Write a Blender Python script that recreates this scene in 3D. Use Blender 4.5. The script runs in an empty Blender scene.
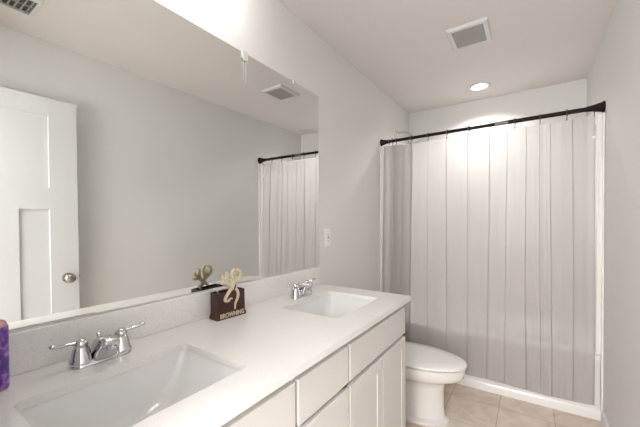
import bpy, bmesh, math, random
from mathutils import Vector, Matrix
random.seed(7)
S = bpy.context.scene
C = S.collection
PI = math.pi

# ------------------------------------------------------------------ camera
cam = bpy.data.cameras.new('camera')
cam.sensor_width = 36.0
cam.lens = 36.0 * 314.98 / 640
cam.shift_y = 12.86 / 640
cam.clip_start = 0.02
co = bpy.data.objects.new('camera', cam)
C.objects.link(co)
cr = Vector((0.830196, 0.557433, -0.006514)); cu = Vector((-0.002785, 0.015832, 0.999871)); cf = Vector((-0.557465, 0.830071, -0.014697))
M3 = Matrix((cr, cu, -cf)).transposed().to_4x4()
M3.translation = Vector((1.1382, 0.0, 1.2961))
co.matrix_world = M3
S.camera = co

# ------------------------------------------------------------------ world, exposure
w = bpy.data.worlds.new('world'); S.world = w; w.use_nodes = True
bg = w.node_tree.nodes['Background']
bg.inputs[0].default_value = (0.9, 0.95, 1.0, 1); bg.inputs[1].default_value = 0.6
S.view_settings.view_transform = 'Standard'
S.view_settings.look = 'None'
S.view_settings.gamma = 1.0
S.view_settings.use_curve_mapping = False
S.view_settings.exposure = 0.44

def area(name, loc, size, power, rot=(0, 0, 0), color=(1, 1, 1), shape='DISK', sy=None):
    l = bpy.data.lights.new(name, 'AREA'); l.shape = shape; l.size = size
    if sy: l.size_y = sy
    l.energy = power; l.color = color
    o = bpy.data.objects.new(name, l); C.objects.link(o); o.location = loc; o.rotation_euler = rot
    return o
# fill light added in the unseen hall behind the doorway
HALL_FILL_POWER = 14
FRONT_FILL_POWER = 41
SHOWER_POWER = 7.4
VANITY_POWER = 16
area('hall_fill', (1.0, -0.75, 2.36), 0.5, HALL_FILL_POWER, color=(1, .985, .97))
# soft frontal fill added from the hall, set before an invented window
area('hall_front_fill', (.80, -1.43, 1.40), 1.15, FRONT_FILL_POWER, rot=(PI/2, 0, 0), color=(1, .985, .975), shape='RECTANGLE', sy=1.5)
area('shower_lamp', (0.75, 3.132, 2.468), 0.13, SHOWER_POWER, color=(1, .985, .965)).data.spread = math.radians(138)

# ------------------------------------------------------------------ materials
def mat(name, col, rough=.5, metal=0, spec=.5, bump=None, noise=None, coat=0, trans=0, ior=1.45, emis=None, estr=0, alpha=1):
    m = bpy.data.materials.new(name); m.use_nodes = True
    nt = m.node_tree; b = nt.nodes['Principled BSDF']
    b.inputs['Base Color'].default_value = (*col, 1)
    b.inputs['Roughness'].default_value = rough
    b.inputs['Metallic'].default_value = metal
    b.inputs['Specular IOR Level'].default_value = spec
    b.inputs['Coat Weight'].default_value = coat
    b.inputs['Transmission Weight'].default_value = trans
    b.inputs['IOR'].default_value = ior
    b.inputs['Alpha'].default_value = alpha
    if emis:
        b.inputs['Emission Color'].default_value = (*emis, 1); b.inputs['Emission Strength'].default_value = estr
    tc = nt.nodes.new('ShaderNodeTexCoord')
    if noise:   # (scale, second colour, low, high)
        n = nt.nodes.new('ShaderNodeTexNoise'); n.inputs['Scale'].default_value = noise[0]; n.inputs['Detail'].default_value = 5
        r = nt.nodes.new('ShaderNodeValToRGB')
        r.color_ramp.elements[0].position = noise[2]; r.color_ramp.elements[0].color = (*noise[1], 1)
        r.color_ramp.elements[1].position = noise[3]; r.color_ramp.elements[1].color = (*col, 1)
        nt.links.new(tc.outputs['Object'], n.inputs['Vector']); nt.links.new(n.outputs['Fac'], r.inputs['Fac'])
        nt.links.new(r.outputs['Color'], b.inputs['Base Color'])
    if bump:    # (scale, strength)
        n = nt.nodes.new('ShaderNodeTexNoise'); n.inputs['Scale'].default_value = bump[0]; n.inputs['Detail'].default_value = 4
        bp = nt.nodes.new('ShaderNodeBump'); bp.inputs['Strength'].default_value = bump[1]; bp.inputs['Distance'].default_value = 0.002
        nt.links.new(tc.outputs['Object'], n.inputs['Vector']); nt.links.new(n.outputs['Fac'], bp.inputs['Height'])
        nt.links.new(bp.outputs['Normal'], b.inputs['Normal'])
    return m

M = {}
M['wall'] = mat('wall_paint', (.72, .71, .695), .75, bump=(220, .12))
M['ceiling'] = mat('ceiling_paint', (.72, .685, .66), .85, bump=(160, .2))
M['trim'] = mat('trim_paint', (.64, .645, .65), .35, bump=(60, .03))
M['cab'] = mat('cabinet_paint', (.70, .685, .655), .42, bump=(90, .04))
M['dark'] = mat('toe_kick', (.16, .14, .12), .7, bump=(50, .1))
M['counter'] = mat('quartz', (.81, .795, .78), .16, noise=(260, (.75, .735, .72), .36, .47), coat=.2)
M['splash'] = mat('quartz_splash', (.83, .815, .80), .2, noise=(150, (.76, .74, .72), .34, .50), coat=.2)
M['china'] = mat('white_porcelain', (.76, .76, .755), .08, bump=(8, .02), coat=.4)
M['toilet'] = mat('toilet_porcelain', (.80, .78, .75), .1, bump=(8, .02), coat=.4)
M['seat'] = mat('seat_plastic', (.83, .82, .80), .18, bump=(10, .02), coat=.2)
M['acrylic'] = mat('white_acrylic', (.80, .78, .75), .18, bump=(5, .03), coat=.3)
M['chrome'] = mat('chrome', (.64, .64, .66), .09, metal=1, bump=(30, .03))
M['nickel'] = mat('satin_nickel', (.42, .39, .36), .28, metal=1, bump=(60, .05))
M['bronze'] = mat('dark_bronze', (.012, .008, .007), .5, metal=0, spec=.2, bump=(40, .05))
M['steelband'] = mat('steel_band', (.16, .155, .15), .4, metal=.8, bump=(60, .1))
M['ringdark'] = mat('hook_metal', (.10, .09, .085), .35, metal=.9, bump=(60, .05))
M['mirror'] = mat('mirror_silver', (.80, .81, .785), .0, metal=1, noise=(3, (.79, .80, .775), .2, .8))
M['clip'] = mat('clear_clip', (.95, .95, .95), .15, trans=.35, bump=(60, .05))
M['brown'] = mat('dark_brown_resin', (.055, .020, .013), .35, bump=(70, .25), noise=(25, (.038, .014, .009), .3, .6))
M['cream'] = mat('cream_resin', (.66, .58, .40), .35, bump=(90, .15), noise=(60, (.56, .48, .31), .3, .6))
M['plastic'] = mat('outlet_plastic', (.82, .81, .79), .3, bump=(30, .02))
M['slot'] = mat('slot_black', (.03, .03, .03), .6, bump=(50, .05))
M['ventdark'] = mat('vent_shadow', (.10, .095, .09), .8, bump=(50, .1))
M['ventgrey'] = mat('vent_slats', (.42, .40, .375), .5, bump=(50, .05))
M['teal'] = mat('teal_plastic', (.05, .38, .42), .3, bump=(40, .05))
M['white'] = mat('white_plastic', (.85, .85, .85), .3, bump=(40, .03))
M['pink'] = mat('pink_soap', (.80, .45, .52), .12, bump=(20, .03), trans=.3)
M['grout'] = None

def lamp_mat(name, col, s):
    m = bpy.data.materials.new(name); m.use_nodes = True; nt = m.node_tree
    b = nt.nodes['Principled BSDF']; b.inputs['Base Color'].default_value = (.9, .9, .9, 1)
    b.inputs['Emission Color'].default_value = (*col, 1)
    n = nt.nodes.new('ShaderNodeTexNoise'); n.inputs['Scale'].default_value = 2
    r = nt.nodes.new('ShaderNodeMapRange'); r.inputs['To Min'].default_value = s*.95; r.inputs['To Max'].default_value = s*1.05
    nt.links.new(n.outputs['Fac'], r.inputs['Value']); nt.links.new(r.outputs['Result'], b.inputs['Emission Strength'])
    return m
M['shower_lens'] = lamp_mat('lamp_lens', (1, .97, .92), 6)
M['shade_glow'] = lamp_mat('frosted_glass_lit', (1, .985, .965), 18)
M['fill_pane'] = lamp_mat('fill_pane_glow', (.95, .98, 1), 3)  # glow for the pane added behind the frontal fill
M['hall_fill_lens'] = lamp_mat('hall_fill_lens', (1, .97, .93), 5)  # glow for the added hall fill light

def curtain_mat():
    m = bpy.data.materials.new('sheer_grey_white_cloth'); m.use_nodes = True; nt = m.node_tree
    nt.nodes.remove(nt.nodes['Principled BSDF']); out = nt.nodes['Material Output']
    tc = nt.nodes.new('ShaderNodeTexCoord')
    n = nt.nodes.new('ShaderNodeTexNoise'); n.inputs['Scale'].default_value = 350; n.inputs['Detail'].default_value = 3
    mp = nt.nodes.new('ShaderNodeMapping'); mp.inputs['Scale'].default_value = (1, 1, .25)
    nt.links.new(tc.outputs['Object'], mp.inputs['Vector']); nt.links.new(mp.outputs['Vector'], n.inputs['Vector'])
    n2 = nt.nodes.new('ShaderNodeTexNoise'); n2.inputs['Scale'].default_value = 7; n2.inputs['Detail'].default_value = 4
    nt.links.new(tc.outputs['Object'], n2.inputs['Vector'])
    bp = nt.nodes.new('ShaderNodeBump'); bp.inputs['Strength'].default_value = .12; bp.inputs['Distance'].default_value = .002
    bp2 = nt.nodes.new('ShaderNodeBump'); bp2.inputs['Strength'].default_value = .25; bp2.inputs['Distance'].default_value = .012
    nt.links.new(n.outputs['Fac'], bp.inputs['Height']); nt.links.new(n2.outputs['Fac'], bp2.inputs['Height'])
    nt.links.new(bp.outputs['Normal'], bp2.inputs['Normal'])
    d = nt.nodes.new('ShaderNodeBsdfDiffuse'); d.inputs['Color'].default_value = (.42, .408, .403, 1)
    t = nt.nodes.new('ShaderNodeBsdfTranslucent'); t.inputs['Color'].default_value = (.72, .698, .69, 1)
    for q in (d, t): nt.links.new(bp2.outputs['Normal'], q.inputs['Normal'])
    mx = nt.nodes.new('ShaderNodeMixShader'); mx.inputs[0].default_value = .66
    nt.links.new(d.outputs[0], mx.inputs[1]); nt.links.new(t.outputs[0], mx.inputs[2])
    tr = nt.nodes.new('ShaderNodeBsdfTransparent'); mx2 = nt.nodes.new('ShaderNodeMixShader'); mx2.inputs[0].default_value = .30
    nt.links.new(mx.outputs[0], mx2.inputs[1]); nt.links.new(tr.outputs[0], mx2.inputs[2])
    nt.links.new(mx2.outputs[0], out.inputs['Surface'])
    return m
M['curtain'] = curtain_mat()

def tile_mat():
    m = bpy.data.materials.new('beige_floor_tile'); m.use_nodes = True; nt = m.node_tree
    b = nt.nodes['Principled BSDF']
    tc = nt.nodes.new('ShaderNodeTexCoord'); mp = nt.nodes.new('ShaderNodeMapping')
    T = .3115
    mp.inputs['Location'].default_value = (-.643 + T*3, -2.483 + T*10, 0)
    br = nt.nodes.new('ShaderNodeTexBrick'); br.offset = 0; br.squash = 1
    br.inputs['Scale'].default_value = 1; br.inputs['Mortar Size'].default_value = .0022; br.inputs['Mortar Smooth'].default_value = .2
    br.inputs['Brick Width'].default_value = T; br.inputs['Row Height'].default_value = T; br.inputs['Bias'].default_value = 0
    br.inputs['Color1'].default_value = (.74, .64, .545, 1); br.inputs['Color2'].default_value = (.80, .71, .62, 1); br.inputs['Mortar'].default_value = (.45, .38, .32, 1)
    nt.links.new(tc.outputs['Object'], mp.inputs['Vector']); nt.links.new(mp.outputs['Vector'], br.inputs['Vector'])
    n = nt.nodes.new('ShaderNodeTexNoise'); n.inputs['Scale'].default_value = 7; n.inputs['Detail'].default_value = 6; n.inputs['Distortion'].default_value = 1.2
    nt.links.new(tc.outputs['Object'], n.inputs['Vector'])
    r = nt.nodes.new('ShaderNodeValToRGB'); r.color_ramp.elements[0].position = .3; r.color_ramp.elements[0].color = (.78, .72, .66, 1)
    r.color_ramp.elements[1].position = .7; r.color_ramp.elements[1].color = (1.0, 1.0, 1.0, 1)
    nt.links.new(n.outputs['Fac'], r.inputs['Fac'])
    mx = nt.nodes.new('ShaderNodeMix'); mx.data_type = 'RGBA'; mx.blend_type = 'MULTIPLY'; mx.inputs[0].default_value = 1
    nt.links.new(br.outputs['Color'], mx.inputs[6]); nt.links.new(r.outputs['Color'], mx.inputs[7])
    nt.links.new(mx.outputs[2], b.inputs['Base Color'])
    b.inputs['Roughness'].default_value = .35
    inv = nt.nodes.new('ShaderNodeMath'); inv.operation = 'SUBTRACT'; inv.inputs[0].default_value = 1
    nt.links.new(br.outputs['Fac'], inv.inputs[1])
    bp = nt.nodes.new('ShaderNodeBump'); bp.inputs['Strength'].default_value = .5; bp.inputs['Distance'].default_value = .002
    nt.links.new(inv.outputs[0], bp.inputs['Height']); nt.links.new(bp.outputs['Normal'], b.inputs['Normal'])
    return m
M['tile'] = tile_mat()

def label_mat():
    m = bpy.data.materials.new('purple_label'); m.use_nodes = True; nt = m.node_tree; b = nt.nodes['Principled BSDF']
    tc = nt.nodes.new('ShaderNodeTexCoord'); n = nt.nodes.new('ShaderNodeTexNoise'); n.inputs['Scale'].default_value = 45; n.inputs['Detail'].default_value = 4
    nt.links.new(tc.outputs['Object'], n.inputs['Vector'])
    r = nt.nodes.new('ShaderNodeValToRGB'); e = r.color_ramp.elements
    e[0].position = .38; e[0].color = (.07, .035, .22, 1); e[1].position = .66; e[1].color = (.42, .22, .60, 1)
    k = e.new(.5); k.color = (.14, .05, .32, 1)
    nt.links.new(n.outputs['Fac'], r.inputs['Fac']); nt.links.new(r.outputs['Color'], b.inputs['Base Color'])
    b.inputs['Roughness'].default_value = .3
    return m
M['purple'] = label_mat()

# ------------------------------------------------------------------ helpers
def obj(name, bm, m, parent=None, smooth=False, bevel=0, seg=2):
    me = bpy.data.meshes.new(name)
    bmesh.ops.recalc_face_normals(bm, faces=bm.faces)
    bm.to_mesh(me); bm.free()
    if smooth:
        for p in me.polygons: p.use_smooth = True
    o = bpy.data.objects.new(name, me); C.objects.link(o)
    me.materials.append(M[m])
    if bevel:
        b = o.modifiers.new('bevel', 'BEVEL'); b.width = bevel; b.segments = seg; b.limit_method = 'ANGLE'; b.angle_limit = math.radians(40)
    if smooth:
        try:
            me.set_sharp_from_angle(angle=math.radians(42))
        except Exception: pass
    if parent: o.parent = parent
    return o
def thing(name, label, cat, group=None, loc=(0, 0, 0), rz=0):
    o = bpy.data.objects.new(name, None); C.objects.link(o); o.location = loc; o.rotation_euler = (0, 0, rz); o.empty_display_size = .05
    o['label'] = label; o['category'] = cat
    if group: o['group'] = group
    return o
def tag(o, label, cat, group=None):
    o['label'] = label; o['category'] = cat
    if group: o['group'] = group
    return o
def box(bm, x0, x1, y0, y1, z0, z1):
    v = [bm.verts.new(p) for p in ((x0, y0, z0), (x1, y0, z0), (x1, y1, z0), (x0, y1, z0), (x0, y0, z1), (x1, y0, z1), (x1, y1, z1), (x0, y1, z1))]
    for f in ((0, 3, 2, 1), (4, 5, 6, 7), (0, 1, 5, 4), (1, 2, 6, 5), (2, 3, 7, 6), (3, 0, 4, 7)): bm.faces.new([v[i] for i in f])
def bx(*a):
    bm = bmesh.new(); box(bm, *a); return bm
def loft(bm, rings, cap=True, close=True):
    R = [[bm.verts.new(p) for p in r] for r in rings]
    n = len(R[0])
    for a, b in zip(R, R[1:]):
        for i in range(n if close else n - 1):
            j = (i + 1) % n; bm.faces.new((a[i], a[j], b[j], b[i]))
    if cap: bm.faces.new(R[0][::-1]); bm.faces.new(R[-1])
    return R
def lathe(bm, prof, c=(0, 0, 0), axis='z', n=32):
    rings = []
    for r, h in prof:
        ring = []
        for i in range(n):
            a = 2*PI*i/n; p = (r*math.cos(a), r*math.sin(a), h)
            if axis == 'x': p = (h, p[0], p[1])
            elif axis == 'y': p = (p[0], h, p[1])
            ring.append(Vector(p) + Vector(c))
        rings.append(ring)
    loft(bm, rings)
def tube(bm, pts, rad, n=14, flat=None):
    pts = [Vector(p) for p in pts]
    rs = rad if isinstance(rad, (list, tuple)) else [rad]*len(pts)
    rings = []; up = Vector((0, 0, 1))
    prev = None
    for i, p in enumerate(pts):
        t = (pts[min(i+1, len(pts)-1)] - pts[max(i-1, 0)]).normalized()
        if prev is None:
            a = t.cross(up)
            if a.length < .1: a = t.cross(Vector((1, 0, 0)))
            a.normalize()
        else:
            a = (prev - t*prev.dot(t)).normalized()
        prev = a; b = t.cross(a).normalized()
        fl = flat[i] if flat else 1
        rings.append([p + a*math.cos(2*PI*k/n)*rs[i] + b*math.sin(2*PI*k/n)*rs[i]*fl for k in range(n)])
    loft(bm, rings)
def spline(pts, k=6):
    pts = [Vector(p) for p in pts]; out = []
    for i in range(len(pts)-1):
        p0 = pts[max(i-1, 0)]; p1 = pts[i]; p2 = pts[i+1]; p3 = pts[min(i+2, len(pts)-1)]
        for j in range(k):
            t = j/k
            out.append(.5*((2*p1) + (p2-p0)*t + (2*p0-5*p1+4*p2-p3)*t*t + (3*p1-p0-3*p2+p3)*t**3))
    out.append(pts[-1]); return out
def rrect(x0, x1, y0, y1, r, z, n=6):
    out = []
    for cx, cy, a0 in ((x1-r, y1-r, 0), (x0+r, y1-r, PI/2), (x0+r, y0+r, PI), (x1-r, y0+r, 1.5*PI)):
        for i in range(n+1):
            a = a0 + PI/2*i/n; out.append(Vector((cx+r*math.cos(a), cy+r*math.sin(a), z)))
    return out
def struct(name, bm, m, **k):
    o = obj(name, bm, m, **k); o['kind'] = 'structure'; return o

# ------------------------------------------------------------------ setting
W = 1.524; H = 2.4924; YB = 3.486; YR = 0.07
HY = -1.5
struct('floor', bx(-.1, W+.1, HY-.1, YB+.1, -.08, 0), 'tile')
struct('ceiling', bx(-.1, W+.1, HY-.1, YB+.1, H, H+.1), 'ceiling')
struct('wall_left', bx(-.1, 0, HY-.1, YB+.1, 0, H), 'wall')
struct('wall_right', bx(W, W+.1, HY-.1, YB+.1, 0, H), 'wall')
struct('wall_back', bx(0, W, YB, YB+.1, 0, H), 'wall')
bm = bmesh.new(); box(bm, 0, .60, -.05, YR, 0, H); box(bm, 1.46, W, -.05, YR, 0, H); box(bm, .60, 1.46, -.05, YR, 2.13, H)
struct('wall_front', bm, 'wall')
struct('wall_hall', bx(0, W, HY-.1, HY, 0, H), 'wall')
bm = bmesh.new(); WX0, WX1, WZ0, WZ1 = .20, 1.40, .62, 2.18
for a in ((WX0-.06, WX0, WZ0-.06, WZ1+.06), (WX1, WX1+.06, WZ0-.06, WZ1+.06), (WX0, WX1, WZ0-.06, WZ0), (WX0, WX1, WZ1, WZ1+.06)): box(bm, a[0], a[1], HY, HY+.02, a[2], a[3])
box(bm, WX0, WX1, HY, HY+.018, (WZ0+WZ1)/2-.015, (WZ0+WZ1)/2+.015); box(bm, .79, .81, HY, HY+.015, WZ0, WZ1)
struct('fill_window_frame', bm, 'trim')  # unseen frame, made up to carry the frontal fill
# door lining and casing inside the opening
bm = bmesh.new(); box(bm, .60, .618, -.05, YR, 0, 2.112); box(bm, 1.442, 1.46, -.05, YR, 0, 2.112); box(bm, .60, 1.46, -.05, YR, 2.112, 2.13)
struct('trim_1', bm, 'trim')
bm = bmesh.new(); box(bm, .568, .612, YR, YR+.012, 0, 2.18) ; box(bm, .612, 1.45, YR, YR+.012, 2.12, 2.18)
struct('trim_2', bm, 'trim')
def baseboard(name, x0, x1, y0, y1, side):
    bm = bmesh.new()
    prof = [(0, 0), (.013, 0), (.013, .062), (.009, .075), (.004, .082), (0, .082)]
    rings = []
    for e in (0, 1):
        ring = []
        for d, z in prof:
            if side == 'right': ring.append((W-d, (y0, y1)[e], z))
            elif side == 'left': ring.append((d, (y0, y1)[e], z))
            else: ring.append(((x0, x1)[e], YR+d, z))
        rings.append(ring)
    loft(bm, rings)
    return struct(name, bm, 'trim')
baseboard('baseboard_right', 0, 0, YR+.03, 2.655, 'right')
baseboard('baseboard_left', 0, 0, 1.70, 2.655, 'left')

# ------------------------------------------------------------------ open door against the right wall (seen in the mirror)
DX = 1.44; DY0 = .100; DY1 = .864
door = bpy.data.objects.new('door_1', None); C.objects.link(door); door['kind'] = 'structure'
door.empty_display_size = .05
bm = bmesh.new()
TH = .034
ys = [DY0, DY0+.14, DY0+.288, .565, .713, DY1]; zs = [.012, .25, 1.387, 1.525, 1.982, 2.095]
# stiles, rails and recessed panels as one slab with real recesses
box(bm, DX+.009, DX+TH-.009, DY0, DY1, zs[0], zs[5])
for a, b in ((DX, DX+.009), (DX+TH-.009, DX+TH)):
    box(bm, a, b, DY0, ys[1], zs[0], zs[5]); box(bm, a, b, ys[4], DY1, zs[0], zs[5])
    box(bm, a, b, ys[1], ys[4], zs[0], zs[1]); box(bm, a, b, ys[1], ys[4], zs[2], zs[3]); box(bm, a, b, ys[1], ys[4], zs[4], zs[5])
    box(bm, a, b, ys[2], ys[3], zs[1], zs[2])
obj('door_leaf', bm, 'trim', door)
bm = bmesh.new(); lathe(bm, [(.032, 0), (.032, -.006), (.018, -.010), (.011, -.016), (.011, -.030), (.020, -.036), (.0285, -.048), (.0285, -.058), (.021, -.066), (.004, -.069)], (DX, .80, .935), 'x')
obj('door_knob', bm, 'nickel', door, smooth=True)
bm = bmesh.new(); box(bm, DX+.006, DX+TH-.006, DY1, DY1+.002, .907, .963); box(bm, DX+.011, DX+TH-.013, DY1+.002, DY1+.010, .925, .945)
obj('latch', bm, 'nickel', door)
for z in (.2, 1.04, 1.85):
    bm = bmesh.new(); lathe(bm, [(.006, z), (.006, z+.09)], (DX-.004, DY0-.004, 0), 'z', 12); obj('door_hinge', bm, 'nickel', door, smooth=True)

# ------------------------------------------------------------------ tub, surround
TY = 2.705
t = thing('bathtub', 'white bathtub with moulded wall panels behind the shower curtain', 'bathtub')
bm = bmesh.new()
x0, x1 = .012, W-.012
# apron profile swept along x : (y, z)
prof = [(2.671, 0), (2.671, .055), (2.680, .068), (2.706, .085), (2.712, .345), (2.702, .368), (2.700, .400), (2.708, .414), (2.730, .419)]
rings = [[(x, y, z) for y, z in prof] for x in (x0, x1)]
R = loft(bm, rings, cap=False, close=False)
n = 7
outer = rrect(x0, x1, 2.730, YB-.012, .001, .419, n)
inner = rrect(x0+.07, x1-.07, 2.78, 3.42, .10, .419, n)
i2 = rrect(x0+.085, x1-.085, 2.79, 3.41, .10, .40, n)
i3 = rrect(x0+.14, x1-.16, 2.83, 3.37, .10, .09, n)
i4 = rrect(x0+.20, x1-.22, 2.87, 3.33, .08, .06, n)
loft(bm, [outer, inner, i2, i3, i4], cap=False)
bm.faces.new([bm.verts.new(p) for p in i4])
obj('tub_shell', bm, 'acrylic', t, smooth=True)
bm = bmesh.new(); lathe(bm, [(.03, .061), (.03, .064), (.02, .066)], (.32, 3.12, 0)); obj('drain', bm, 'chrome', t, smooth=True)

s = t
bm = bmesh.new(); box(bm, .001, .012, 2.70, YB-.001, .420, 1.965); obj('side_panel', bm, 'acrylic', s, bevel=.003)
bm = bmesh.new(); box(bm, W-.012, W-.001, 2.70, YB-.001, .420, 1.965); obj('side_panel', bm, 'acrylic', s, bevel=.003)
bm = bmesh.new(); box(bm, .012, W-.012, YB-.012, YB-.001, .420, 1.965); box(bm, .05, .35, YB-.035, YB-.012, 1.0, 1.02); obj('rear_panel', bm, 'acrylic', s, bevel=.003)
for xa, xb in ((.001, .030), (W-.034, W-.001)):
    bm = bmesh.new(); box(bm, xa, xb, 2.690, 2.728, 0.421, 1.975); 
    a, b2 = (xa, xa+.012) if xa < .5 else (xb-.012, xb)
    box(bm, a, b2, 2.655, 2.690, 0.0, 1.975)
    obj('flange', bm, 'acrylic', s, bevel=.005, seg=3)

# ------------------------------------------------------------------ shower rod and curtain
RY = 2.700; ZL = 2.010; ZR = 2.018
def rodp(x): f = x/W; return Vector((x, RY-.012*f, ZL+(ZR-ZL)*f))
rod = thing('shower_rod', 'dark bronze tension rod spanning the shower opening', 'curtain rod', loc=rodp(0))
L0 = rodp(0)
def rtube(name, xa, xb, r, m):
    bm = bmesh.new(); tube(bm, [rodp(xa)-L0, rodp(xb)-L0], r, 20); return obj(name, bm, m, rod, smooth=True)
rtube('outer_tube', .96, 1.47, .0145, 'bronze')
rtube('inner_tube', .05, .96, .0128, 'bronze')
rtube('label_band', .910, .995, .0149, 'steelband')
for e in (0, 1):
    bm = bmesh.new()
    pr = [(.030, .001), (.030, .010), (.0265, .014), (.022, .03), (.018, .048), (.0165, .062), (.0165, .07)]
    if e: pr = [(.036, .001), (.036, .010), (.031, .014), (.026, .035), (.020, .06), (.0175, .078), (.0175, .09)]
    q = rodp(0) if not e else rodp(W)
    if e: pr = [(r, -h) for r, h in pr]
    lathe(bm, pr, q-L0, 'x', 32); obj('end_cap', bm, 'bronze', rod, smooth=True)

hookx = [.078, .110, .143, .277, .420, .570, .732, .883, 1.037, 1.186, 1.334, 1.474]
TOPZ = lambda x: 1.968 + (ZR-ZL)*x/W
HEM = .095
folds = [.277, .425, .570, .720, .867, .985, 1.110, 1.190, 1.250, 1.365]
XL, XR = .056, 1.478
# plan of the curtain as a path of (x, y offset) points: deep pleats at the left, then nearly flat cloth with narrow pressed pleats
plan = []
for i in range(121):
    u = i/120; plan.append((XL+(.268-XL)*u - .030*math.sin(u*PI*10), -.032*math.sin(u*PI*5+.5)*(1-.3*u)))
bow = [-.004, -.003, -.005, -.004, -.003, -.003, -.002, -.004, .002, -.004, -.003]
last = plan[-1]
for i, fx in enumerate(folds):
    nx = folds[i+1] if i+1 < len(folds) else XR
    pw = [.007, .003, .005, .004, .005, .0025, .004, .003, .003, .003][i]
    for a, y in ((fx-pw*.3, .0010), (fx+pw*.5, -.0022), (fx+pw*.6, -.0028), (fx-pw*.55, .0004), (fx-pw*.6, .0014), (fx-pw*.2, .0028), (fx+pw, .0008)): plan.append((a, y))
    a0 = fx+pw; a1 = nx-pw*.6 if nx < XR else nx
    for k in range(1, 18):
        u = k/18; plan.append((a0+(a1-a0)*u, bow[i]*math.sin(PI*u)+.0012*math.sin(u*13+i)))
plan.append((XR, -.004)); plan.append((XR-.004, .004))
cur = thing('shower_curtain', 'sheer off-white shower curtain hanging in soft vertical folds', 'curtain')
bm = bmesh.new()
NZ = 56; rows = []
for j in range(NZ+1):
    f = j/NZ; row = []
    for n_, (x, yo) in enumerate(plan):
        sag = 0
        for a, b in zip(hookx, hookx[1:]):
            if a <= x <= b and x > .2: tt = (x-a)/(b-a); sag = .07*(b-a)*4*tt*(1-tt)
        zt = TOPZ(x) - sag; zb = HEM + .006*math.sin(x*9) - (.02 if x < .5 else 0)
        z = zt + (zb-zt)*f
        xx = x + .007*math.sin(f*2.6+x*9)*min(1, (x-XL)*12)*min(1, (XR-x)*12+.25)
        base = RY - .002 - .045*min(1, f*1.2)
        k = .55 + .65*f
        row.append(bm.verts.new((xx, base + yo*k + .0016*math.sin(z*9+x*17), z)))
    rows.append(row)
for a, b in zip(rows, rows[1:]):
    for i in range(len(row)-1): bm.faces.new((a[i], a[i+1], b[i+1], b[i]))
obj('cloth', bm, 'curtain', cur, smooth=True)
bm = bmesh.new(); lathe(bm, [(.008, 0), (.009, -.003), (.006, -.006), (.001, -.007)], (1.470, 2.683, 1.83), 'y', 16); obj('button', bm, 'white', cur, smooth=True)

# curtain hooks
hk = None
for i, x in enumerate(hookx):
    if hk is None:
        bm = bmesh.new(); R0 = .019
        tube(bm, [(0, R0*math.cos(-PI/2+.05+(2*PI-.1)*k/24), R0*math.sin(-PI/2+.05+(2*PI-.1)*k/24)) for k in range(25)], .0030, 8)
        tube(bm, spline([(0, 0, -R0), (0, -.002, -.030), (0, -.004, -.048), (0, -.008, -.052), (0, -.010, -.044)], 5), .0026, 8)
        o = hk = obj('curtain_hook', bm, 'ringdark', smooth=True)
    else:
        o = hk.copy(); C.objects.link(o)
    o.location = rodp(x); o.rotation_euler = (0, 0, random.uniform(-.25, .25))
    place = ['nearest the left rod end', 'second from the left rod end', 'third from the left rod end', 'at the right side of the bunched folds', 'first one right of the shower arm',
             'in the left half of the rod', 'just left of the steel band', 'touching the left end of the steel band', 'just right of the steel band',
             'third from the right rod end' , 'second from the right rod end', 'nearest the right rod end'][i]
    tag(o, 'small metal curtain hook on the rod, ' + place, 'curtain hook', 'curtain hooks on the shower rod')

# shower head
t = thing('shower_fixture', 'chrome shower arm and head on the left wall above the rod', 'shower head', loc=(0, 3.111, 2.185))
bm = bmesh.new(); lathe(bm, [(.030, 0), (.030, .004), (.022, .010), (.011, .014)], (0, 0, 0), 'x', 24); obj('wall_flange', bm, 'chrome', t, smooth=True)
bm = bmesh.new(); arm = spline([(.005, 0, 0), (.05, 0, .006), (.10, 0, -.004), (.14, 0, -.04)], 6); tube(bm, arm, .0085, 14); obj('shower_arm', bm, 'chrome', t, smooth=True)
bm = bmesh.new()
dirv = Vector((.55, 0, -.83)).normalized(); a0 = Vector((.14, 0, -.04)); pr = [(.011, 0), (.015, .012), (.014, .022), (.018, .03), (.034, .055), (.036, .062), (.032, .066)]
sx = dirv.cross(Vector((0, 1, 0))).normalized()
loft(bm, [[a0+dirv*h+sx*math.cos(2*PI*k/24)*r+Vector((0, 1, 0))*math.sin(2*PI*k/24)*r for k in range(24)] for r, h in pr]); obj('spray_head', bm, 'chrome', t, smooth=True)

# ------------------------------------------------------------------ ceiling fixtures
t = thing('recessed_light', 'round recessed ceiling light glowing white above the shower', 'ceiling light', loc=(.75, 3.132, H))
bm = bmesh.new(); lathe(bm, [(.070, 0), (.092, 0), (.092, -.004), (.088, -.008), (.074, -.012), (.070, -.008)], n=40); obj('trim_ring', bm, 'trim', t, smooth=True)
bm = bmesh.new(); lathe(bm, [(.071, -.001), (.071, -.006), (.060, -.009), (.002, -.010)], n=40); obj('lens', bm, 'shower_lens', t, smooth=True)

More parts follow.
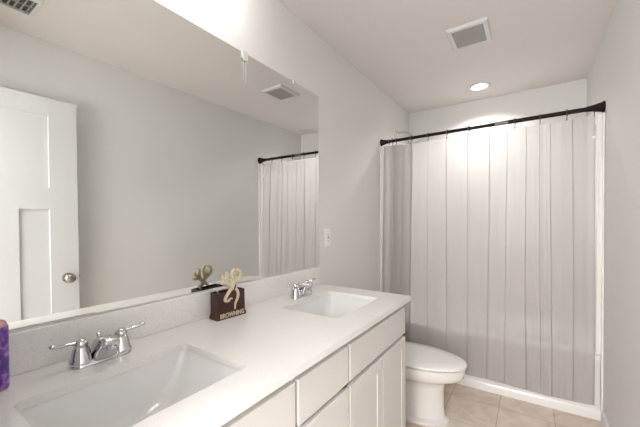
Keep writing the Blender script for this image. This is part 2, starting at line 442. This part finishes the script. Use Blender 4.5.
def vent(name, lab, cx, cy_, sx_, sy_, rows_, cross, rimw=.032):
    t = thing(name, lab, 'vent', loc=(cx, cy_, H))
    bm = bmesh.new()
    o0 = rrect(-sx_/2, sx_/2, -sy_/2, sy_/2, .008, 0, 3); o1 = rrect(-sx_/2, sx_/2, -sy_/2, sy_/2, .008, -.006, 3)
    o2 = rrect(-sx_/2+.008, sx_/2-.008, -sy_/2+.008, sy_/2-.008, .006, -.016, 3)
    o3 = rrect(-sx_/2+rimw, sx_/2-rimw, -sy_/2+rimw, sy_/2-rimw, .003, -.016, 3)
    o4 = rrect(-sx_/2+rimw, sx_/2-rimw, -sy_/2+rimw, sy_/2-rimw, .003, -.003, 3)
    loft(bm, [o0, o1, o2, o3, o4], cap=False); obj('cover_frame', bm, 'trim', t)
    ax, ay = sx_/2-rimw, sy_/2-rimw
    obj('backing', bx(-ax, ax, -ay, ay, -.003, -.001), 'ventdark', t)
    bm = bmesh.new()
    for k in range(rows_):
        y = -ay + (k+.5)*2*ay/rows_; box(bm, -ax, ax, y-.0028, y+.0028, -.013, -.005)
    for k in range(1, cross):
        x = -ax + k*2*ax/cross; box(bm, x-.0018, x+.0018, -ay, ay, -.0125, -.004)
    if cross > 3: box(bm, -ax, ax, -.004, .004, -.015, -.003)
    g = obj('grille', bm, 'ventgrey', t); return t
vent('exhaust_vent', 'square white bathroom exhaust fan grille on the ceiling', .803, 2.236, .24, .276, 16, 14, .030)
vent('air_register', 'white air register on the ceiling seen at the mirror top corner', 1.16, .45, .20, .30, 10, 2, .02)

struct('fill_window_pane', bx(WX0, WX1, HY+.001, HY+.006, WZ0, WZ1), 'fill_pane')  # added glowing pane that goes with the frontal fill
# body built for the added hall fill light
t = thing('added_hall_light', 'round flush fill light added in the unseen hall behind the doorway', 'ceiling light', loc=(1.0, -.75, H))
bm = bmesh.new(); lathe(bm, [(.17, 0), (.17, -.02), (.15, -.03)], n=36); obj('base', bm, 'trim', t, smooth=True)
bm = bmesh.new(); lathe(bm, [(.15, -.03), (.14, -.055), (.09, -.075), (.003, -.08)], n=36); obj('diffuser', bm, 'hall_fill_lens', t, smooth=True)

# vanity light just above the picture frame
VY = .74; VZ = 2.435
t = thing('vanity_light', 'vanity bar light on the wall above the mirror', 'wall light', loc=(0, VY, VZ))
bm = bx(0, .022, -.20, .20, -.045, .045); obj('back_plate', bm, 'nickel', t, bevel=.006)
for k in (-.14, 0, .14):
    bm = bmesh.new(); tube(bm, spline([(.02, k, 0), (.07, k, .006), (.10, k, -.005), (.10, k, -.02)], 5), .008, 12); obj('arm', bm, 'nickel', t, smooth=True)
    bm = bmesh.new(); lathe(bm, [(.018, -.015), (.028, -.02), (.040, -.06), (.047, -.10), (.047, -.103), (.003, -.095)], (.10, k, 0), 'z', 28); obj('shade', bm, 'shade_glow', t, smooth=True)

# ------------------------------------------------------------------ mirror
t = thing('wall_mirror', 'large frameless wall mirror above the vanity backsplash', 'mirror')
bm = bx(.0015, .006, YR+.003, 1.674, 1.012, 2.098); g = obj('glass', bm, 'mirror', t)
for y, z, h_, w_ in ((1.427, 2.097, .024, .017),):
    bm = bmesh.new(); box(bm, .0, .010, y-w_/2, y+w_/2, z-.012, z+.014); box(bm, .010, .013, y-w_/2, y+w_/2, z-.014, z+.006); obj('clip', bm, 'clip', t, bevel=.002)
bm = bmesh.new(); box(bm, .0, .010, 1.035, 1.070, 2.072, 2.108); box(bm, .010, .014, 1.036, 1.069, 2.060, 2.098)
obj('clip', bm, 'clip', t, bevel=.003)
for ya, yb, za in ((1.043, 1.048, 1.975), (1.056, 1.062, 1.955)):  # streaks of light caught at the clip, modelled as thin strips on the glass
    bm = bmesh.new(); tube(bm, [(.0065, (ya+yb)/2, 2.07), (.0065, (ya+yb)/2-.001, (2.07+za)/2), (.0065, (ya+yb)/2, za)], [.0026, .0022, .0008], 8, [.3, .3, .3]); obj('light_streak', bm, 'clip', t, smooth=True)

# ------------------------------------------------------------------ outlet
t = thing('wall_outlet', 'white outlet plate on the left wall beside the mirror edge', 'outlet', loc=(0, 1.780, 1.190))
bm = bmesh.new(); loft(bm, [[Vector((d, p.x, p.y)) for p in rrect(-.036+e, .036-e, -.059+e, .059-e, .004, 0, 3)] for d, e in ((0, 0), (.004, 0), (.006, .003))]); obj('cover_plate', bm, 'plastic', t)
bm = bx(.005, .0085, -.0165, .0165, -.033, .033); obj('receptacle', bm, 'plastic', t, bevel=.001)
bm = bmesh.new()
for zc in (-.021, .021):
    box(bm, .0083, .009, -.0065, -.0045, zc-.005, zc+.005); box(bm, .0083, .009, .0045, .0065, zc-.004, zc+.004); box(bm, .0083, .009, -.002, .002, zc-.011, zc-.008)
box(bm, .0083, .0095, -.008, .008, -.0065, -.002); box(bm, .0083, .0095, -.008, .008, .002, .0065)
obj('slots', bm, 'slot', t)
for zc in (-.048, .048):
    bm = bmesh.new(); lathe(bm, [(.003, .005), (.003, .0068), (.002, .0072)], (0, 0, zc), 'x', 12); obj('screw', bm, 'plastic', t, smooth=True)

# ------------------------------------------------------------------ vanity
ZC = .900; YE = 1.650; XE = .611; CT = .022
basins = [(.192, .492, .190, .606), (.182, .486, 1.100, 1.515)]
bm = bmesh.new()
loops = [[Vector((0.0015, YR+.002, ZC)), Vector((XE, YR+.002, ZC)), Vector((XE, YE, ZC)), Vector((0.0015, YE+.015, ZC))]] + [rrect(*b, .022, ZC, 5) for b in basins]
edges = []
for lp in loops:
    vs = [bm.verts.new(p) for p in lp]
    for i in range(len(vs)): edges.append(bm.edges.new((vs[i], vs[(i+1) % len(vs)])))
bmesh.ops.triangle_fill(bm, use_beauty=True, use_dissolve=False, edges=edges)
r_ = bmesh.ops.extrude_face_region(bm, geom=list(bm.faces))
for v in [g for g in r_['geom'] if isinstance(g, bmesh.types.BMVert)]: v.co.z -= CT
ct = obj('countertop', bm, 'counter')
tag(ct, 'long white speckled quartz countertop with two sink cutouts', 'countertop')
bs = obj('backsplash', bx(.0015, .022, YR+.002, YE+.015, ZC+.0005, 1.0105), 'splash', bevel=.0015)
tag(bs, 'low speckled quartz backsplash strip under the mirror', 'backsplash')

def sink(b, label):
    x0, x1, y0, y1 = b
    t = thing('sink', label, 'sink', 'undermount sinks in the vanity', loc=((x0+x1)/2, (y0+y1)/2, ZC-CT))
    hx, hy = (x1-x0)/2, (y1-y0)/2
    bm = bmesh.new(); n = 7
    def rr(dx0, dx1, dy, r, z): return rrect(-hx+dx0, hx-dx1, -hy+dy, hy-dy, r, z, n)
    rings = [rr(-.022, -.022, -.022, .04, -.001), rr(-.003, -.003, -.003, .024, -.001), rr(-.002, -.002, -.002, .024, -.004), rr(.006, .004, .010, .030, -.030),
             rr(.014, .012, .035, .040, -.070), rr(.026, .022, .075, .045, -.104), rr(.045, .04, .115, .045, -.122), rr(.09, .09, .17, .02, -.128)]
    loft(bm, rings, cap=False)
    bm.faces.new([bm.verts.new(p) for p in rings[-1]])
    # outer shell underneath
    out = [rr(-.022, -.022, -.022, .04, -.001), rr(-.022, -.022, -.022, .04, -.012), rr(-.006, -.006, 0, .04, -.05), rr(.03, .03, .08, .045, -.138), rr(.09, .09, .17, .02, -.142)]
    loft(bm, out, cap=False); bm.faces.new([bm.verts.new(p) for p in out[-1]])
    bmesh.ops.remove_doubles(bm, verts=bm.verts, dist=.0002)
    obj('basin', bm, 'china', t, smooth=True)
    bm = bmesh.new(); lathe(bm, [(.022, -.1275), (.022, -.1255), (.017, -.124), (.015, -.127), (.003, -.127)], n=24); obj('drain', bm, 'chrome', t, smooth=True)
    return t
sink(basins[0], 'white rectangular undermount sink nearest the camera, before the purple bottle')
sink(basins[1], 'white rectangular undermount sink at the far end, beside the toilet')

# cabinet
XB = .569; XF = .588
v = thing('vanity_cabinet', 'long off-white double vanity cabinet with shaker doors and drawers', 'vanity')
Y0, Y1 = YR+.004, 1.625
bm = bmesh.new()
box(bm, .003, XB, Y1-.018, Y1, 0, ZC-CT-.001)       # far side panel
box(bm, .003, XB, Y0, Y0+.018, .0, ZC-CT-.001)
box(bm, .003, XB, Y0+.018, Y1-.018, .10, .118)
for y in (.697, 1.006): box(bm, .003, XB-.02, y-.008, y+.008, .118, ZC-CT-.16)
# face frame
box(bm, XB-.02, XB, Y0+.018, Y1-.018, .10, .125); box(bm, XB-.02, XB, Y0+.018, Y1-.018, .842, ZC-CT-.001); box(bm, XB-.02, XB, Y0+.018, Y1-.018, .672, .725)
for a, b in ((Y0+.018, .15), (.677, .719), (.986, 1.028), (1.590, Y1-.018)): box(bm, XB-.02, XB, a, b, .125, .842)
obj('carcass', bm, 'cab', v)
obj('toe_kick', bx(XB-.08, XB-.062, Y0+.02, Y1-.02, 0, .099), 'dark', v)
def shaker(name, y0, y1, z0, z1, flat=False):
    bm = bmesh.new()
    if flat: box(bm, XB+.001, XF, y0, y1, z0, z1)
    else:
        f = .055
        box(bm, XB+.001, XF-.0025, y0+.01, y1-.01, z0+.01, z1-.01)
        box(bm, XB+.001, XF, y0, y0+f, z0, z1); box(bm, XB+.001, XF, y1-f, y1, z0, z1)
        box(bm, XB+.001, XF, y0+f, y1-f, z0, z0+f); box(bm, XB+.001, XF, y0+f, y1-f, z1-f, z1)
    return obj(name, bm, 'cab', v, bevel=.0025 if flat else .0008)
shaker('false_drawer_front', 1.012, 1.618, .710, .846, True)
shaker('false_drawer_front', .085, .690, .710, .846, True)
shaker('drawer', .703, 1.000, .710, .846, True)
shaker('drawer', .703, 1.000, .410, .690, True)
shaker('drawer', .703, 1.000, .112, .390, True)
shaker('door', 1.012, 1.312, .112, .690); shaker('door', 1.318, 1.618, .112, .690)
shaker('door', .085, .385, .112, .690); shaker('door', .391, .690, .112, .690)

# ------------------------------------------------------------------ faucets
def faucet(cx, cy_, label):
    t = thing('faucet', label, 'faucet', 'two-handle chrome faucets', loc=(cx, cy_, ZC))
    bm = bmesh.new(); n = 8
    def stad(hx, hy, z): return rrect(-hx, hx, -hy, hy, hx*.98, z, n)
    loft(bm, [stad(.027, .078, 0), stad(.027, .078, .006), stad(.024, .075, .012), stad(.020, .070, .015)]); obj('base_plate', bm, 'chrome', t, smooth=True)
    for s_ in (-1, 1):
        bm = bmesh.new(); lathe(bm, [(.0275, .010), (.0280, .016), (.0245, .021), (.0235, .030), (.0195, .048), (.0155, .054), (.0170, .058), (.0165, .067), (.0105, .075), (.002, .077)], (0, s_*.051, 0), n=28)
        h_ = obj('handle', bm, 'chrome', t, smooth=True)
        bm = bmesh.new()
        pts = spline([(0, s_*.055, .065), (.001, s_*.075, .068), (.002, s_*.095, .069), (.003, s_*.113, .073), (.003, s_*.122, .074)], 5)
        rr_ = [.0062, .0060, .0056, .0052, .0048, .0045, .0044, .0044, .0045, .0048, .0052, .0056, .0060, .0064, .0067, .0068, .0067, .0064, .0056, .0044, .0020]
        tube(bm, pts, [q*1.25 for q in rr_[:len(pts)]], 12, [.75]*len(pts)); obj('lever', bm, 'chrome', h_, smooth=True)
    # spout: broad body leaning forward over the basin
    prof = spline([(-.020, 0, .012), (-.017, 0, .040), (-.004, 0, .062), (.022, 0, .074), (.048, 0, .076), (.064, 0, .070), (.068, 0, .062), (.060, 0, .052), (.044, 0, .040), (.032, 0, .012)], 4)
    cxp, czp = .022, .040; rings = []
    for yy, k in ((-1, .72), (-.97, .86), (-.88, .95), (-.7, .99), (-.35, 1), (0, 1), (.35, 1), (.7, .99), (.88, .95), (.97, .86), (1, .72)):
        ring = []
        for p in prof:
            hw = .027 - .006*max(0, min(1, (p.z-.012)/.06))
            ring.append((cxp+(p.x-cxp)*k, yy*hw, max(.012, czp+(p.z-czp)*k)))
        rings.append(ring)
    bm = bmesh.new(); loft(bm, rings); sp = obj('spout', bm, 'chrome', t, smooth=True)
    bm = bmesh.new(); lathe(bm, [(.0095, .056), (.0095, .042), (.008, .040)], (.054, 0, 0), n=20); obj('aerator', bm, 'chrome', sp, smooth=True)
    bm = bmesh.new(); lathe(bm, [(.0025, .012), (.0025, .062), (.0055, .064), (.0055, .072), (.002, .075)], (-.021, 0, 0), n=14); obj('lift_rod', bm, 'chrome', t, smooth=True)
    return t
faucet(.100, .402, 'chrome two-handle faucet at the near sink, beside the purple bottle')
faucet(.118, 1.338, 'chrome two-handle faucet at the far sink, beside the outlet')

# ------------------------------------------------------------------ brown holder with emblem
t = thing('toothbrush_holder', 'dark brown box holder with cream deer head emblem on the counter', 'toothbrush holder', loc=(.074, .884, ZC), rz=math.radians(-4))
bm = bmesh.new()
def hr(hx, hy, z): return rrect(-hx, hx, -hy, hy, .004, z, 3)
loft(bm, [hr(.029, .073, 0), hr(.029, .073, .010), hr(.0265, .069, .022), hr(.0255, .068, .109), hr(.0215, .064, .109), hr(.0215, .064, .020)], cap=False)
bm.faces.new([bm.verts.new(p) for p in hr(.029, .073, 0)][::-1]); bm.faces.new([bm.verts.new(p) for p in hr(.0215, .064, .020)])
obj('box_body', bm, 'brown', t)
def strokes(bm, pl, wd, x0, x1):
    pts = spline([Vector((y, z, 0)) for y, z in pl], 5); m_ = len(pts); L_ = []; R_ = []
    for i, p in enumerate(pts):
        d = (pts[min(i+1, m_-1)]-pts[max(i-1, 0)]).normalized(); nn = Vector((-d.y, d.x, 0)); f = i/(m_-1)
        ww = .82*(wd[0] + (wd[1]-wd[0])*f + (wd[2])*math.sin(PI*f))
        L_.append(p+nn*ww); R_.append(p-nn*ww)
    rings = [[(x1, a.x, a.y), (x1+.002, (a.x+b.x)/2, (a.y+b.y)/2), (x1, b.x, b.y), (x0, b.x, b.y), (x0, a.x, a.y)] for a, b in zip(L_, R_)]
    loft(bm, rings)
bm = bmesh.new()
ya, za = .914, .880
def E_(l): return [(y-ya, z-za) for y, z in l]
# antlers, head and sweeping neck line
strokes(bm, E_([(.916, 1.000), (.905, 1.016), (.888, 1.030), (.872, 1.044), (.868, 1.060)]), (.010, .004, .003), .024, .030)
strokes(bm, E_([(.893, 1.026), (.889, 1.045), (.893, 1.062), (.884, 1.072)]), (.008, .004, .002), .024, .0305)
strokes(bm, E_([(.884, 1.028), (.868, 1.028), (.860, 1.034)]), (.006, .004, .002), .024, .0310)
strokes(bm, E_([(.914, 1.006), (.922, 1.028), (.916, 1.050), (.914, 1.066), (.926, 1.080)]), (.011, .004, .002), .024, .0302)
strokes(bm, E_([(.922, 1.030), (.940, 1.034), (.956, 1.046), (.957, 1.064), (.944, 1.076), (.934, 1.072)]), (.009, .004, .002), .024, .0308)
strokes(bm, E_([(.934, 1.034), (.935, 1.050), (.930, 1.060)]), (.006, .004, .001), .024, .0312)
strokes(bm, E_([(.922, 1.004), (.907, .998), (.894, .984), (.882, .968), (.880, .956), (.893, .952), (.905, .960), (.914, .958)]), (.010, .003, .001), .0265, .0314)
strokes(bm, E_([(.924, 1.004), (.936, .992), (.944, .975), (.940, .955), (.930, .936), (.927, .912)]), (.006, .003, .003), .0265, .0306)
obj('deer_emblem', bm, 'cream', t)
bm = bmesh.new(); strokes(bm, E_([(.920, .994), (.927, 1.004), (.931, 1.014)]), (.002, .001, .002), .030, .0325); obj('emblem_slit', bm, 'brown', t)
fc = bpy.data.curves.new('lettering', 'FONT'); fc.body = 'BROWNING'; fc.size = .026; fc.extrude = .0012; fc.offset = .0006; fc.align_x = 'CENTER'
tmp = bpy.data.objects.new('tmp_text', fc); C.objects.link(tmp)
dg = bpy.context.evaluated_depsgraph_get(); me = bpy.data.meshes.new_from_object(tmp.evaluated_get(dg))
bpy.data.objects.remove(tmp)
xs_ = [q.co.x for q in me.vertices]; sc = .118/(max(xs_)-min(xs_))
me.transform(Matrix.Translation((.0298, 0, .006)) @ Matrix(((0, 0, 1, 0), (1, 0, 0, 0), (0, 1, 0, 0), (0, 0, 0, 1))) @ Matrix.Diagonal((sc, 1.0, 1, 1)))
me.materials.clear(); me.materials.append(M['cream'])
lt = bpy.data.objects.new('lettering', me); C.objects.link(lt); lt.parent = t

t = thing('toothbrush', 'teal and white toothbrush lying in the brown holder', 'toothbrush', loc=(.068, .884, .922))
bm = bmesh.new(); tube(bm, spline([(0, .02, .001), (-.003, -.018, .045), (-.006, -.046, .090)], 6), [.005]*8+[.004]*3+[.0035]*2, 10); obj('brush_handle', bm, 'teal', t, smooth=True)
bm = bmesh.new(); tube(bm, [(-.006, -.044, .088), (-.009, -.062, .103)], .0045, 10, [.6, .6]); obj('bristles', bm, 'white', t, smooth=True)

# ------------------------------------------------------------------ purple bottle
t = thing('soap_bottle', 'purple labelled soap bottle on the counter at the left frame edge', 'bottle', loc=(.080, .170, ZC), rz=math.radians(0))
bm = bmesh.new()
def br(hx, hy, z): return rrect(-hx, hx, -hy, hy, min(hx, hy)*.7, z, 6)
loft(bm, [br(.021, .035, 0), br(.024, .038, .006), br(.024, .038, .152), br(.022, .035, .162), br(.015, .022, .170), br(.012, .013, .176), br(.012, .013, .19)]); obj('bottle_body', bm, 'pink', t, smooth=True)
bm = bmesh.new(); loft(bm, [br(.0243, .0383, .006), br(.0247, .0387, .010), br(.0247, .0387, .150), br(.0243, .0383, .152)]); obj('label_wrap', bm, 'purple', t, smooth=True)
bm = bmesh.new(); lathe(bm, [(.0145, .185), (.0150, .19), (.0145, .212), (.006, .216), (.005, .235)], n=24); tube(bm, [(0, 0, .232), (.012, 0, .240), (.04, 0, .236)], [.007, .007, .005], 12); obj('pump', bm, 'white', t, smooth=True)

# ------------------------------------------------------------------ toilet
t = thing('toilet', 'white toilet with closed lid between the vanity and the tub', 'toilet', loc=(0, 2.115, 0))
def egg(x0, x1, hy, z, back=.45, n=48):
    xm = x0 + (x1-x0)*back; out = []
    for i in range(n):
        a = 2*PI*i/n; c_, s_ = math.cos(a), math.sin(a)
        if c_ >= 0: x = xm + (x1-xm)*c_; y = hy*s_
        else:
            x = xm + (xm-x0)*math.copysign(abs(c_)**.6, c_); y = hy*math.copysign(abs(s_)**.75, s_)
        out.append((x*1.075, y, z*.925))
    return out
bm = bmesh.new()
loft(bm, [egg(.11, .655, .132, 0, .5), egg(.11, .655, .132, .022, .5), egg(.128, .634, .112, .034, .5), egg(.13, .625, .106, .12, .5), egg(.12, .625, .106, .235, .5),
          egg(.11, .632, .112, .270, .5), egg(.08, .668, .138, .296, .48), egg(.04, .716, .168, .318, .46), egg(.028, .736, .179, .340, .46), egg(.025, .742, .181, .375, .46), egg(.03, .740, .179, .392, .46), egg(.05, .71, .15, .394, .46)])
obj('bowl', bm, 'toilet', t, smooth=True)
bm = bmesh.new(); loft(bm, [egg(.240, .738, .174, .3945, .42), egg(.238, .744, .179, .397, .42), egg(.238, .744, .179, .403, .42), egg(.244, .736, .171, .406, .42)]); obj('seat', bm, 'seat', t, smooth=True)
bm = bmesh.new(); loft(bm, [egg(.26, .715, .150, .4065, .42), egg(.26, .715, .150, .4155, .42), egg(.228, .752, .188, .4170, .42), egg(.229, .751, .187, .430, .42), egg(.240, .738, .175, .437, .42), egg(.29, .66, .11, .441, .42)]); obj('lid', bm, 'seat', t, smooth=True)
for y in (-.07, .07):
    bm = bmesh.new(); lathe(bm, [(.012, y-.02), (.012, y+.02)], (.240, 0, .379), 'y', 16); obj('hinge', bm, 'seat', t, smooth=True)
bm = bmesh.new(); loft(bm, [rrect(.03, .185, -.17, .17, .03, .366), rrect(.02, .20, -.185, .185, .03, .43), rrect(.015, .205, -.19, .19, .03, .672)]); obj('tank', bm, 'toilet', t, smooth=True)
bm = bmesh.new(); loft(bm, [rrect(.010, .212, -.197, .197, .03, .673), rrect(.010, .212, -.197, .197, .03, .692), rrect(.018, .204, -.189, .189, .026, .700)]); obj('tank_lid', bm, 'toilet', t, smooth=True)
bm = bmesh.new(); lathe(bm, [(.012, .205), (.012, .214), (.006, .222)], (0, -.145, .63), 'x', 16); tube(bm, [(.219, -.145, .63), (.222, -.11, .628), (.222, -.07, .622)], .005, 10); obj('flush_lever', bm, 'chrome', t, smooth=True)
for y in (-.108, .108):
    bm = bmesh.new(); lathe(bm, [(.012, .021), (.012, .032), (.005, .040)], (.34, y, 0), 'z', 16); obj('bolt_cap', bm, 'seat', t, smooth=True)
